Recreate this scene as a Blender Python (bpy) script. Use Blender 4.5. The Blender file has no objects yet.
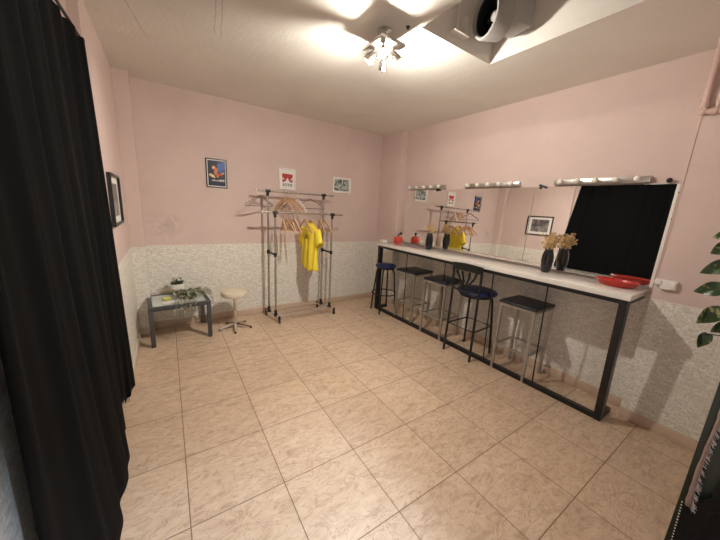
import bpy, bmesh, math, random
from mathutils import Vector, Matrix, Euler
PI = math.pi
rnd = random.Random(7)
S = bpy.context.scene
COL = S.collection

# ------------------------------------------------------------------ materials
def nmat(name):
    m = bpy.data.materials.new(name); m.use_nodes = True
    nt = m.node_tree; b = nt.nodes['Principled BSDF']
    return m, nt, b
def setp(b, **k):
    for a, v in k.items():
        n = {'col': 'Base Color', 'rough': 'Roughness', 'metal': 'Metallic', 'spec': 'Specular IOR Level',
             'coat': 'Coat Weight', 'trans': 'Transmission Weight', 'ior': 'IOR', 'sheen': 'Sheen Weight',
             'sss': 'Subsurface Weight'}[a]
        b.inputs[n].default_value = (*v, 1) if a == 'col' else v
def simple(name, col, rough=.5, metal=0., var=.12, scale=30, bump=0., bscale=None, **k):
    """colour with a fine noise variation and an optional bump"""
    m, nt, b = nmat(name); setp(b, col=col, rough=rough, metal=metal, **k)
    tc = nt.nodes.new('ShaderNodeTexCoord'); nz = nt.nodes.new('ShaderNodeTexNoise')
    nz.inputs['Scale'].default_value = scale; nz.inputs['Detail'].default_value = 3
    nt.links.new(tc.outputs['Object'], nz.inputs['Vector'])
    mx = nt.nodes.new('ShaderNodeMix'); mx.data_type = 'RGBA'
    mx.inputs[6].default_value = (*[c*(1-var) for c in col], 1)
    mx.inputs[7].default_value = (*[min(1, c*(1+var)) for c in col], 1)
    nt.links.new(nz.outputs['Fac'], mx.inputs[0]); nt.links.new(mx.outputs[2], b.inputs['Base Color'])
    if bump:
        n2 = nt.nodes.new('ShaderNodeTexNoise'); n2.inputs['Scale'].default_value = bscale or scale
        n2.inputs['Detail'].default_value = 4
        nt.links.new(tc.outputs['Object'], n2.inputs['Vector'])
        bp = nt.nodes.new('ShaderNodeBump'); bp.inputs['Strength'].default_value = bump; bp.inputs['Distance'].default_value = .01
        nt.links.new(n2.outputs['Fac'], bp.inputs['Height']); nt.links.new(bp.outputs['Normal'], b.inputs['Normal'])
    return m
def ramp(nt, fac, stops):
    r = nt.nodes.new('ShaderNodeValToRGB'); e = r.color_ramp.elements
    while len(e) < len(stops): e.new(.5)
    for el, (p, c) in zip(e, stops): el.position = p; el.color = (*c, 1)
    nt.links.new(fac, r.inputs['Fac']); return r.outputs['Color']
def mixc(nt, fac, a, b, mode='MIX'):
    mx = nt.nodes.new('ShaderNodeMix'); mx.data_type = 'RGBA'; mx.blend_type = mode
    for s, i in ((fac, 0), (a, 6), (b, 7)):
        if hasattr(s, 'links'): nt.links.new(s, mx.inputs[i])
        elif i == 0: mx.inputs[0].default_value = s
        else: mx.inputs[i].default_value = (*s, 1)
    return mx.outputs[2]
def noise(nt, vec, scale, detail=4, dist=0., rough=.5):
    n = nt.nodes.new('ShaderNodeTexNoise'); n.inputs['Scale'].default_value = scale
    n.inputs['Detail'].default_value = detail; n.inputs['Distortion'].default_value = dist
    n.inputs['Roughness'].default_value = rough
    nt.links.new(vec, n.inputs['Vector']); return n.outputs['Fac']
def bumpn(nt, b, h, strength, dist=.01):
    bp = nt.nodes.new('ShaderNodeBump'); bp.inputs['Strength'].default_value = strength; bp.inputs['Distance'].default_value = dist
    nt.links.new(h, bp.inputs['Height']); nt.links.new(bp.outputs['Normal'], b.inputs['Normal'])
def pos(nt): return nt.nodes.new('ShaderNodeNewGeometry').outputs['Position']
def mathn(nt, op, a, b=None):
    n = nt.nodes.new('ShaderNodeMath'); n.operation = op
    for i, s in enumerate((a, b)):
        if s is None: continue
        if hasattr(s, 'links'): nt.links.new(s, n.inputs[i])
        else: n.inputs[i].default_value = s
    return n.outputs[0]

def floor_mat():
    m, nt, b = nmat('floor_tile'); P = pos(nt)
    br = nt.nodes.new('ShaderNodeTexBrick'); br.offset = 0; br.squash = 1
    for n, v in (('Scale', 1), ('Mortar Size', .0028), ('Mortar Smooth', .3), ('Brick Width', .45), ('Row Height', .45), ('Bias', 0)):
        br.inputs[n].default_value = v
    br.inputs['Color1'].default_value = (.47, .47, .47, 1); br.inputs['Color2'].default_value = (.53, .53, .53, 1)
    nt.links.new(P, br.inputs['Vector'])
    warp = nt.nodes.new('ShaderNodeMapping'); warp.inputs['Rotation'].default_value = (0, 0, .6); warp.inputs['Scale'].default_value = (1, 2.2, 1)
    nt.links.new(P, warp.inputs['Vector'])
    n1 = noise(nt, warp.outputs[0], 7, 9, 1.6, .66)
    c = ramp(nt, n1, [(.30, (.40, .285, .195)), (.46, (.52, .385, .275)), (.64, (.60, .46, .34))])
    n2 = noise(nt, warp.outputs[0], 5.5, 4, 1.8, .55)
    vein = mathn(nt, 'ABSOLUTE', mathn(nt, 'SUBTRACT', n2, .5))
    vf = ramp(nt, vein, [(0, (1, 1, 1)), (.02, (0, 0, 0))])
    c = mixc(nt, mathn(nt, 'MULTIPLY', vf, .6), c, (.27, .165, .10))
    c = mixc(nt, 1., c, br.outputs['Color'], 'OVERLAY')
    c = mixc(nt, br.outputs['Fac'], c, (.19, .125, .08))
    nt.links.new(c, b.inputs['Base Color']); setp(b, rough=.34, spec=.42)
    bumpn(nt, b, mathn(nt, 'SUBTRACT', 1., br.outputs['Fac']), .35, .004)
    return m
def mosaic_mat(axis, name):
    m, nt, b = nmat(name); P = pos(nt)
    sp = nt.nodes.new('ShaderNodeSeparateXYZ'); nt.links.new(P, sp.inputs[0])
    cb = nt.nodes.new('ShaderNodeCombineXYZ')
    nt.links.new(mathn(nt, 'ADD', sp.outputs['X'], sp.outputs['Y']), cb.inputs[0]); nt.links.new(sp.outputs['Z'], cb.inputs[1])
    V = cb.outputs[0]
    br = nt.nodes.new('ShaderNodeTexBrick'); br.offset = .5
    for n, v in (('Scale', 1), ('Mortar Size', .0016), ('Mortar Smooth', .2), ('Brick Width', .038), ('Row Height', .019), ('Bias', -.1)):
        br.inputs[n].default_value = v
    br.inputs['Color1'].default_value = (.83, .815, .77, 1); br.inputs['Color2'].default_value = (.67, .635, .565, 1)
    br.inputs['Mortar'].default_value = (.64, .61, .54, 1)
    nt.links.new(V, br.inputs['Vector'])
    mpv = nt.nodes.new('ShaderNodeMapping'); mpv.inputs['Scale'].default_value = (1, 1, 1); nt.links.new(V, mpv.inputs['Vector'])
    n1 = noise(nt, mpv.outputs[0], 58, 3, .2, .6)
    c = mixc(nt, ramp(nt, n1, [(.47, (0, 0, 0)), (.64, (.55, .55, .55))]), br.outputs['Color'], (.46, .42, .35))
    sh = nt.nodes.new('ShaderNodeTexBrick'); sh.offset = 0
    for n, v in (('Scale', 1), ('Mortar Size', .004), ('Brick Width', .33), ('Row Height', .33)): sh.inputs[n].default_value = v
    nt.links.new(V, sh.inputs['Vector'])
    c = mixc(nt, mathn(nt, 'MULTIPLY', sh.outputs['Fac'], .12 if axis == 'x' else .5), c, (.78, .75, .68))
    # pale finishing strip along the top edge
    top = ramp(nt, mathn(nt, 'SUBTRACT', sp.outputs['Z'], 0.), [(.974, (0, 0, 0)), (.978, (1, 1, 1))])
    c = mixc(nt, top, c, (.72, .66, .58))
    nt.links.new(c, b.inputs['Base Color']); setp(b, rough=.45, spec=.35)
    bumpn(nt, b, mathn(nt, 'ADD', mathn(nt, 'SUBTRACT', 1., br.outputs['Fac']), n1), .35, .003)
    return m
def wall_mat(name, stain=False):
    m, nt, b = nmat(name); P = pos(nt)
    n = noise(nt, P, 2.2, 5, .3); n2 = noise(nt, P, 16, 5, .2)
    c = ramp(nt, n, [(.3, (.60, .475, .44)), (.7, (.655, .525, .485))])
    c = mixc(nt, ramp(nt, n2, [(.5, (0, 0, 0)), (.8, (.25, .25, .25))]), c, (.56, .445, .405))
    if stain:       # grey scuff on the plaster above the mosaic, low at the left end of the back wall
        mp = nt.nodes.new('ShaderNodeMapping'); mp.inputs['Location'].default_value = (-.42, -1.745, -1.2); nt.links.new(P, mp.inputs['Vector'])
        mp.vector_type = 'POINT'
        mp2 = nt.nodes.new('ShaderNodeVectorMath'); mp2.operation = 'MULTIPLY'; mp2.inputs[1].default_value = (4.2, 0, 5.5)
        nt.links.new(mp.outputs[0], mp2.inputs[0])
        ln = nt.nodes.new('ShaderNodeVectorMath'); ln.operation = 'LENGTH'; nt.links.new(mp2.outputs[0], ln.inputs[0])
        f = mathn(nt, 'MULTIPLY', ramp(nt, ln.outputs['Value'], [(.2, (1, 1, 1)), (1, (0, 0, 0))]), ramp(nt, noise(nt, P, 11, 5, 1.), [(.45, (0, 0, 0)), (.7, (.7, .7, .7))]))
        c = mixc(nt, f, c, (.33, .27, .25))
    nt.links.new(c, b.inputs['Base Color']); setp(b, rough=.62, spec=.3)
    bumpn(nt, b, mathn(nt, 'ADD', n2, noise(nt, P, 45, 3)), .10, .01)
    return m
def ceil_mat():
    m, nt, b = nmat('ceiling_plaster'); P = pos(nt)
    n = noise(nt, P, 1.6, 5, .6)
    c = ramp(nt, n, [(.3, (.70, .675, .62)), (.7, (.77, .745, .69))])
    sp = nt.nodes.new('ShaderNodeSeparateXYZ'); nt.links.new(P, sp.inputs[0])
    for (x0, sl, ya, yb_) in ((.805, .124, -.6, .39), (.77, .10, -.6, .36), (.245, .22, .2, .75)):    # hairline cracks
        ln = mathn(nt, 'ADD', mathn(nt, 'MULTIPLY', sp.outputs['Y'], sl), x0)
        ln = mathn(nt, 'ADD', ln, mathn(nt, 'MULTIPLY', noise(nt, P, 14, 3), .02))
        d = mathn(nt, 'ABSOLUTE', mathn(nt, 'SUBTRACT', mathn(nt, 'SUBTRACT', sp.outputs['X'], ln), .01))
        k = mathn(nt, 'MULTIPLY', mathn(nt, 'LESS_THAN', d, .0022), mathn(nt, 'MULTIPLY', mathn(nt, 'GREATER_THAN', sp.outputs['Y'], ya), mathn(nt, 'LESS_THAN', sp.outputs['Y'], yb_)))
        c = mixc(nt, mathn(nt, 'MULTIPLY', k, .55), c, (.25, .21, .17))
    nt.links.new(c, b.inputs['Base Color']); setp(b, rough=.55, spec=.35)
    mp = nt.nodes.new('ShaderNodeMapping'); mp.inputs['Scale'].default_value = (1, .35, 1); nt.links.new(P, mp.inputs['Vector'])
    bumpn(nt, b, mathn(nt, 'ADD', noise(nt, mp.outputs[0], 16, 5, 1.), noise(nt, P, 60, 3)), .2, .01)
    return m
M = {}
M['floor'] = floor_mat(); M['mosx'] = mosaic_mat('x', 'mosaic_back'); M['mosy'] = mosaic_mat('y', 'mosaic_side')
M['pink'] = wall_mat('pink_plaster'); M['pinkstain'] = wall_mat('pink_plaster_scuffed', True); M['ceil'] = ceil_mat()
M['hatch'] = simple('hatch_lining', (.74, .71, .66), .6, var=.05, scale=5, bump=.1, bscale=30)
M['skirt'] = simple('skirting_tile', (.56, .43, .33), .4, var=.2, scale=14)
M['skirtl'] = simple('pale_skirting_tile', (.62, .54, .45), .4, var=.1, scale=14)
M['pinkpaint'] = simple('pink_pipe_paint', (.64, .47, .42), .45, var=.06)
M['chrome'] = simple('chrome', (.78, .77, .75), .14, 1., var=.05)
M['satin'] = simple('satin_steel', (.58, .56, .53), .3, 1., var=.06)
M['greysteel'] = simple('grey_painted_steel', (.085, .09, .097), .4, .5, var=.08)
M['tubesteel'] = simple('brushed_tube_steel', (.44, .43, .41), .38, .9, var=.08)
M['blackmetal'] = simple('black_painted_metal', (.018, .018, .02), .38, .3, var=.2)
M['blackplastic'] = simple('black_plastic', (.014, .014, .015), .4, var=.2)
M['blackvinyl'] = simple('black_vinyl', (.014, .016, .022), .42, var=.2, scale=60, bump=.1)
M['bluevinyl'] = simple('blue_vinyl', (.010, .02, .085), .4, var=.2, scale=40)
M['cream'] = simple('cream_vinyl', (.62, .55, .44), .45, var=.06)
M['counter'] = simple('white_gloss_worktop', (.80, .775, .73), .13, var=.02, scale=6, coat=.4)
M['white'] = simple('white_plastic', (.78, .75, .71), .4, var=.03)
M['ceramic'] = simple('white_ceramic', (.80, .78, .74), .25, var=.03)
M['bulb'] = simple('opal_glass_bulb', (.86, .83, .77), .22, var=.02, coat=.3)
M['mirror'] = simple('mirror_silver', (.93, .93, .92), .0, 1., var=.0)
M['mirroredge'] = simple('mirror_edge', (.48, .48, .44), .3, var=.1)
M['red'] = simple('red_glaze', (.46, .018, .010), .18, var=.1, coat=.5)
M['redplastic'] = simple('red_plastic', (.60, .06, .035), .3, var=.1)
M['vase'] = simple('black_glazed_ceramic', (.008, .008, .009), .12, var=.2, coat=.25)
M['dry'] = simple('dried_flower_straw', (.60, .42, .20), .7, var=.35, scale=40)
M['drystem'] = simple('dried_stem', (.30, .20, .09), .7, var=.3)
M['leafdry'] = simple('dull_green_leaf', (.10, .13, .05), .6, var=.3)
M['wood'] = simple('hanger_wood', (.58, .36, .20), .38, var=.25, scale=25, coat=.2)
M['yellow'] = simple('yellow_cotton', (.86, .69, .05), .8, var=.06, scale=80, bump=.15, bscale=9)
M['print'] = simple('grey_green_print', (.36, .33, .06), .8, var=.3, scale=90)
M['grey_leaf'] = simple('grey_green_leaf', (.27, .30, .21), .55, var=.35, scale=60)
M['green_leaf'] = simple('dark_green_leaf', (.035, .075, .02), .45, var=.4, scale=50)
M['soil'] = simple('brown_basket', (.10, .065, .035), .8, var=.4, scale=80, bump=.4)
M['paper'] = simple('pale_paper', (.72, .72, .70), .6, var=.04)
M['lemon'] = simple('yellow_green_flower', (.55, .56, .14), .6, var=.25, scale=50)
M['frameblack'] = simple('black_frame', (.012, .012, .013), .35, var=.2)
M['framewhite'] = simple('white_frame', (.78, .75, .70), .45, var=.04)
M['matwhite'] = simple('white_card', (.78, .76, .72), .7, var=.03)
M['darkgreen'] = simple('dark_green_lacquer', (.012, .024, .017), .3, var=.3)
M['fur'] = simple('pale_pink_plush', (.30, .22, .19), .9, var=.25, scale=70, bump=.5)
M['furwhite'] = simple('pale_grey_fringe', (.40, .37, .38), .9, var=.2, scale=70)
M['blackfur'] = simple('black_plush', (.006, .006, .007), .9, var=.3, scale=50, bump=.5)
M['grille'] = simple('grey_appliance_plastic', (.30, .29, .275), .42, var=.04)
M['wire'] = simple('brown_coated_wire', (.20, .15, .12), .4, .3)
M['screwdark'] = simple('dark_screw', (.05, .045, .04), .5, .5)
def curtain_mat():
    m = simple('black_curtain_cloth', (.0022, .0025, .0028), .9, var=.2, scale=300, spec=.1)
    return m
M['curtain'] = curtain_mat()
def glass_mat():
    m, nt, b = nmat('frosted_table_glass'); setp(b, col=(.74, .80, .80), rough=.12, spec=.5, trans=.35, ior=1.45)
    return m
M['tglass'] = glass_mat()
def clear_mat():
    m, nt, b = nmat('clear_lens_glass'); setp(b, col=(.95, .93, .88), rough=.05, trans=.9, ior=1.45)
    return m
M['lens'] = clear_mat()
def leaf_var():
    m, nt, b = nmat('variegated_pothos_leaf'); tc = nt.nodes.new('ShaderNodeTexCoord').outputs['Object']
    n = noise(nt, tc, 26, 3, 1.2)
    c = ramp(nt, n, [(.52, (.022, .055, .015)), (.60, (.035, .08, .02)), (.66, (.34, .36, .16))])
    nt.links.new(c, b.inputs['Base Color']); setp(b, rough=.35)
    return m
M['pothos'] = leaf_var()
def emis(name, col, st):
    m, nt, b = nmat(name); setp(b, col=col, rough=.3)
    b.inputs['Emission Color'].default_value = (*col, 1); b.inputs['Emission Strength'].default_value = st
    return m
M['lit'] = emis('lit_halogen_bulb', (1, .86, .62), 60)
M['lit2'] = emis('glowing_lens', (1, .88, .68), 1.2)
def art_mat(name, stops, scale, dist=2., detail=4):
    m, nt, b = nmat(name); tc = nt.nodes.new('ShaderNodeTexCoord').outputs['Object']
    c = ramp(nt, noise(nt, tc, scale, detail, dist), stops)
    nt.links.new(c, b.inputs['Base Color']); setp(b, rough=.35); return m
M['art_bw'] = art_mat('monochrome_print', [(.36, (.03, .045, .05)), (.46, (.14, .19, .19)), (.53, (.62, .64, .60)), (.60, (.07, .10, .10)), (.68, (.4, .43, .41))], 15, .8)
M['art_land'] = art_mat('dark_landscape_print', [(.35, (.05, .05, .05)), (.5, (.13, .12, .12)), (.62, (.32, .30, .29))], 7, .6)
M['p_dark'] = simple('poster_dark', (.015, .02, .045), .3, var=.3)
M['p_blue'] = simple('poster_blue', (.03, .10, .36), .3, var=.4, scale=60)
M['p_orange'] = simple('poster_orange', (.55, .20, .07), .3, var=.3, scale=60)
M['p_cream'] = simple('poster_cream', (.72, .58, .30), .3, var=.2, scale=60)
M['p_red'] = simple('poster_red', (.50, .07, .05), .3, var=.2, scale=60)
M['p_white'] = simple('poster_white', (.75, .74, .70), .3, var=.1)
M['motif'] = simple('brick_red_ink', (.42, .03, .025), .6, var=.12, scale=80)
M['ink'] = simple('black_ink', (.012, .012, .012), .6, var=.1)

# ------------------------------------------------------------------ mesh helpers
class MB:
    def __init__(s): s.bm = bmesh.new(); s.mi = 0
    def _tag(s, faces, smooth):
        for f in faces: f.material_index = s.mi; f.smooth = smooth
    def box(s, c, size, rot=None, bev=0., seg=2):
        t = bmesh.new(); bmesh.ops.create_cube(t, size=1)
        bmesh.ops.scale(t, vec=size, verts=t.verts)
        if bev: bmesh.ops.bevel(t, geom=t.edges[:], offset=bev, segments=seg, profile=.5, affect='EDGES')
        Mx = Matrix.Translation(c) @ (Euler(rot).to_matrix().to_4x4() if rot else Matrix.Identity(4))
        return s.merge(t, Mx, bev > 0)
    def bb(s, a, b, bev=0.):
        a = Vector(a); b = Vector(b); return s.box((a+b)/2, [abs(x) for x in (b-a)], None, bev)
    def merge(s, t, Mx=Matrix.Identity(4), smooth=True):
        mp = {}
        for v in t.verts: mp[v] = s.bm.verts.new(Mx @ v.co)
        fs = []
        for f in t.faces:
            try: fs.append(s.bm.faces.new([mp[v] for v in f.verts]))
            except ValueError: pass
        s._tag(fs, smooth); t.free(); return s
    def tube(s, pts, r, seg=8, closed=False, caps=True):
        pts = [Vector(p) for p in pts]; n = len(pts)
        rs = r if isinstance(r, (list, tuple)) else [r]*n
        rings = []; prev = None
        for i, p in enumerate(pts):
            if closed: d = pts[(i+1) % n]-pts[i-1]
            else: d = pts[min(i+1, n-1)]-pts[max(i-1, 0)]
            d.normalize()
            if prev is None:
                a = Vector((0, 0, 1)) if abs(d.z) < .9 else Vector((1, 0, 0))
                u = d.cross(a).normalized()
            else: u = (prev-d*prev.dot(d)).normalized()
            prev = u; w = d.cross(u)
            rings.append([s.bm.verts.new(p+(u*math.cos(2*PI*k/seg)+w*math.sin(2*PI*k/seg))*rs[i]) for k in range(seg)])
        fs = []
        for i in range(n if closed else n-1):
            A, B = rings[i], rings[(i+1) % n]
            for k in range(seg): fs.append(s.bm.faces.new((A[k], A[(k+1) % seg], B[(k+1) % seg], B[k])))
        s._tag(fs, True)
        if caps and not closed:
            c = [s.bm.faces.new(rings[0][::-1]), s.bm.faces.new(rings[-1])]; s._tag(c, False)
        return s
    def bar(s, a, b, w, h=None, bev=0.):
        """square tube between two points"""
        a = Vector(a); b = Vector(b); d = b-a
        t = bmesh.new(); bmesh.ops.create_cube(t, size=1); bmesh.ops.scale(t, vec=(w, h or w, d.length), verts=t.verts)
        if bev: bmesh.ops.bevel(t, geom=t.edges[:], offset=bev, segments=1, affect='EDGES')
        z = d.normalized(); x = Vector((1, 0, 0)) if abs(z.x) < .7 else Vector((0, 1, 0))
        y = z.cross(x).normalized(); x = y.cross(z)
        R = Matrix((x, y, z)).transposed().to_4x4()
        return s.merge(t, Matrix.Translation((a+b)/2) @ R, False)
    def lathe(s, prof, c=(0, 0, 0), seg=24, Mx=None, sx=1., sy=1.):
        Mx = Mx or Matrix.Translation(c); rings = []
        for r, z in prof:
            if r < 1e-6: rings.append([s.bm.verts.new(Mx @ Vector((0, 0, z)))])
            else: rings.append([s.bm.verts.new(Mx @ Vector((r*sx*math.cos(2*PI*k/seg), r*sy*math.sin(2*PI*k/seg), z))) for k in range(seg)])
        fs = []
        for A, B in zip(rings, rings[1:]):
            for k in range(seg):
                j = (k+1) % seg
                if len(A) == 1 and len(B) == 1: continue
                if len(A) == 1: fs.append(s.bm.faces.new((A[0], B[j], B[k])))
                elif len(B) == 1: fs.append(s.bm.faces.new((A[k], A[j], B[0])))
                else: fs.append(s.bm.faces.new((A[k], A[j], B[j], B[k])))
        s._tag(fs, True); return s
    def ball(s, c, r, sc=(1, 1, 1), u=16, v=10):
        t = bmesh.new(); bmesh.ops.create_uvsphere(t, u_segments=u, v_segments=v, radius=r); bmesh.ops.scale(t, vec=sc, verts=t.verts)
        return s.merge(t, Matrix.Translation(c), True)
    def poly(s, pts, th=None, smooth=False):
        vs = [s.bm.verts.new(p) for p in pts]; f = s.bm.faces.new(vs); s._tag([f], smooth)
        if th:
            r = bmesh.ops.extrude_face_region(s.bm, geom=[f]); nv = [g for g in r['geom'] if isinstance(g, bmesh.types.BMVert)]
            bmesh.ops.translate(s.bm, vec=th, verts=nv)
            for g in r['geom']:
                if isinstance(g, bmesh.types.BMFace): g.material_index = s.mi
        return s
    def grid(s, rows, smooth=True, wrap=False):
        vs = [[s.bm.verts.new(p) for p in row] for row in rows]; fs = []
        for A, B in zip(vs, vs[1:]):
            m = len(A)
            for k in range(m if wrap else m-1):
                j = (k+1) % m; fs.append(s.bm.faces.new((A[k], A[j], B[j], B[k])))
        s._tag(fs, smooth); return s
    def build(s, name, mat, parent=None, sharp=True):
        bmesh.ops.recalc_face_normals(s.bm, faces=s.bm.faces)
        me = bpy.data.meshes.new(name); s.bm.to_mesh(me); s.bm.free()
        for m in (mat if isinstance(mat, (list, tuple)) else [mat]): me.materials.append(m)
        o = bpy.data.objects.new(name, me); COL.objects.link(o)
        if parent: o.parent = parent
        if sharp:
            try: me.set_sharp_from_angle(angle=math.radians(40))
            except Exception: pass
        return o
def thing(name, label, cat, loc=(0, 0, 0), rz=0., group=None):
    o = bpy.data.objects.new(name, None); COL.objects.link(o); o.location = loc; o.rotation_euler = (0, 0, rz); o.empty_display_size = .1
    return tag(o, label, cat, group)
def tag(o, label, cat, group=None):
    o['label'] = label; o['category'] = cat
    if group: o['group'] = group
    return o
def struct(o): o['kind'] = 'structure'; return o
def copy_tree(o, label=None, loc=None, rz=None, group=None):
    def cp(q, par):
        c = q.copy(); COL.objects.link(c)
        if par: c.parent = par
        for ch in list(q.children): cp(ch, c)
        return c
    c = cp(o, None)
    if label: c['label'] = label
    if loc: c.location = loc
    if rz is not None: c.rotation_euler = (0, 0, rz)
    if group: c['group'] = group
    return c
def arc(c, r, a0, a1, n, ax='xz'):
    o = []
    for i in range(n+1):
        a = a0+(a1-a0)*i/n; x, y = r*math.cos(a), r*math.sin(a)
        o.append(Vector(c)+(Vector((x, 0, y)) if ax == 'xz' else Vector((x, y, 0)) if ax == 'xy' else Vector((0, x, y))))
    return o

# ------------------------------------------------------------------ room shell
ZC = 2.657; WT = .985; YB = 1.745
XL, XL2 = .12, .07; XR, XN, XP = 3.525, 3.385, 3.40; YE, YP = -1.680, 1.27; YF = -3.3
b = MB(); b.bb((-.25, YF, -.1), (3.8, 1.95, 0)); struct(b.build('floor', M['floor']))
HX0, HX1, HY0, HY1 = 1.895, 2.630, -1.55, -.60
b = MB()
b.bb((-.25, YF, ZC), (HX0, 1.95, ZC+.06)); b.bb((HX1, YF, ZC), (3.8, 1.95, ZC+.06))
b.bb((HX0, HY1, ZC), (HX1, 1.95, ZC+.06)); b.bb((HX0, YF, ZC), (HX1, HY0, ZC+.06)); struct(b.build('ceiling', M['ceil']))
b = MB(); H2 = ZC+.56
b.bb((HX0-.03, HY0-.03, ZC+.06), (HX0, HY1+.03, H2)); b.bb((HX1, HY0-.03, ZC+.06), (HX1+.03, HY1+.03, H2))
b.bb((HX0, HY1, ZC+.06), (HX1, HY1+.03, H2)); b.bb((HX0, HY0-.03, ZC+.06), (HX1, HY0, H2)); b.bb((HX0-.03, HY0-.03, H2), (HX1+.03, HY1+.03, H2+.03))
struct(b.build('trim_1', M['hatch']))
def wall(name, segs, mp, mm):
    b = MB()
    for (a, c) in segs:
        b.mi = 0; b.bb((a[0], a[1], WT), (c[0], c[1], ZC)); b.mi = 1; b.bb((a[0], a[1], 0), (c[0], c[1], WT))
    struct(b.build(name, [mp, mm]))
wall('wall_back', [((-.25, YB), (3.8, 1.95))], M['pinkstain'], M['mosx'])
wall('wall_left', [((-.25, .31), (XL, YB)), ((-.25, YF), (XL2, .31)), ((XL, 1.60), (.243, YB))], M['pink'], M['mosy'])
wall('wall_right', [((XR, YE), (3.8, YP)), ((XN, YF), (3.8, YE)), ((XP, YP), (3.8, YB))], M['pink'], M['mosy'])
def skirt(name, segs, m, h=.085, t=.011):
    b = MB()
    for (x0, y0, x1, y1) in segs: b.bb((x0, y0, 0), (x1, y1, h), .002)
    struct(b.build(name, m))
t_ = .011
b = MB()
DY0, DY1, DX0, DX1, DZ = -2.56, -2.45, .28, 1.42, 2.0
for (x0, x1) in ((-.25, DX0), (DX1, XN)):
    b.mi = 0; b.bb((x0, DY0, WT), (x1, DY1, ZC)); b.mi = 1; b.bb((x0, DY0, 0), (x1, DY1, WT))
b.mi = 0; b.bb((DX0, DY0, DZ), (DX1, DY1, ZC)); struct(b.build('wall_front', [M['pink'], M['mosx']]))
skirt('baseboard_back', [(.243, YB-t_, XP, YB)], M['skirt'])
skirt('baseboard_right', [(XR-t_, YE, XR, YP), (XN-t_, YF, XN, YE), (XP-t_, YP-t_, XP, YB-t_), (XP, YP-t_, XR-t_, YP)], M['skirt'])
skirt('baseboard_left', [(XL, .31, XL+t_, 1.60-t_), (XL, 1.60-t_, .243, 1.60), (.243, 1.6-t_, .243+t_, YB-t_), (XL2, YF, XL2+t_, .31)], M['skirtl'])

# ------------------------------------------------------------------ counter against the right wall
CT = 1.030; CB = .988
cy0, cy1 = -1.645, 1.255
t = thing('dressing_counter', 'long white-topped dressing counter on a black steel frame along the mirrors', 'counter', (3.29, -.19, 0))
o_ = Vector((3.29, -.19, 0))
def L(p): return Vector(p)-o_
b = MB(); b.bb(L((3.065, cy0, CB)), L((XR-.008, cy1, CT)), .003); b.build('countertop', M['counter'], t)
def cf(z): return 3.085
b = MB(); b.bb(L((3.075, cy0+.012, CB-.032)), L((3.115, cy1-.01, CB))); b.bb(L((3.44, cy0+.012, CB-.032)), L((3.48, cy1-.01, CB)))
b.bb(L((3.115, cy0+.012, CB-.032)), L((3.44, cy0+.052, CB))); b.bb(L((3.115, cy1-.05, CB-.032)), L((3.44, cy1-.01, CB)))
b.build('top_frame', M['blackmetal'], t)
b = MB(); b.bar(L((3.165, cy0+.032, .02)), L((3.095, cy1-.03, .02)), .04, .04); b.build('floor_rail', M['blackmetal'], t)
for (y, xb, w) in ((cy0+.034, 3.165, .046), (cy1-.032, 3.097, .042)):
    b = MB(); b.bar(L((xb+.01, y, .0)), L((3.108, y, CB-.03)), .066, w); b.build('leg', M['blackmetal'], t)
    b = MB(); b.bb(L((xb+.02, y-.022, 0)), L((xb+.20, y+.022, .04))); b.build('foot', M['blackmetal'], t)
for y in (.62, -.02, -.62, -1.115):
    b = MB(); b.tube([L((3.10+.07*(1.2-y)/2.9, y, .04)), L((3.095, y, CB-.03))], .006); b.build('brace_rod', M['blackmetal'], t)

# ------------------------------------------------------------------ mirrors and light bars
MX = XR-.003
def mirror(y0, y1, z0, z1, label, clips):
    t = thing('wall_mirror', label, 'mirror', (MX, (y0+y1)/2, z0), 0, None)
    t.rotation_euler = (0, .016, 0); t.location.x -= .014
    h = (y1-y0)/2
    b = MB(); b.bb((-.006, -h, 0), (0, h, z1-z0)); b.build('backing', M['mirroredge'], t)
    b = MB(); b.poly([(-.0065, -h+.0015, .0015), (-.0065, h-.0015, .0015), (-.0065, h-.0015, z1-z0-.0015), (-.0065, -h+.0015, z1-z0-.0015)]); b.build('glass', M['mirror'], t, False)
    for y in clips:
        b = MB(); b.box((-.016, y, z1-z0+.004), (.02, .07, .022), (.35, 0, 0), .004); b.box((-.012, y+.02, z1-z0-.006), (.014, .02, .03), None, .003); b.build('clip', M['blackplastic'], t)
    return t
mirror(.442, 1.18, 1.045, 1.812, 'frameless wall mirror nearest the back corner, behind the red canister', [.06-.31+.02])
mirror(-.662, .438, 1.045, 1.812, 'wide frameless middle wall mirror that reflects the clothes rack', [])
m3 = mirror(-1.655, -.666, 1.045, 1.812, 'frameless wall mirror nearest the camera that reflects the black curtain', [.425])
b = MB(); b.bb((-.012, -.4945+.0, .0), (-.0066, -.4945+.018, .767)); b.build('edge_strip', M['white'], m3)
b = MB(); b.ball((-.03, -.435, .785), .017); b.tube([(-.03, -.435, .785), (-.005, -.435, .775)], .006); b.build('knob', M['blackplastic'], m3)
b = MB(); b.bb((-.014, -.52, .762), (-.0066, -.30, .770)); b.build('top_strip', M['satin'], m3)
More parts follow.
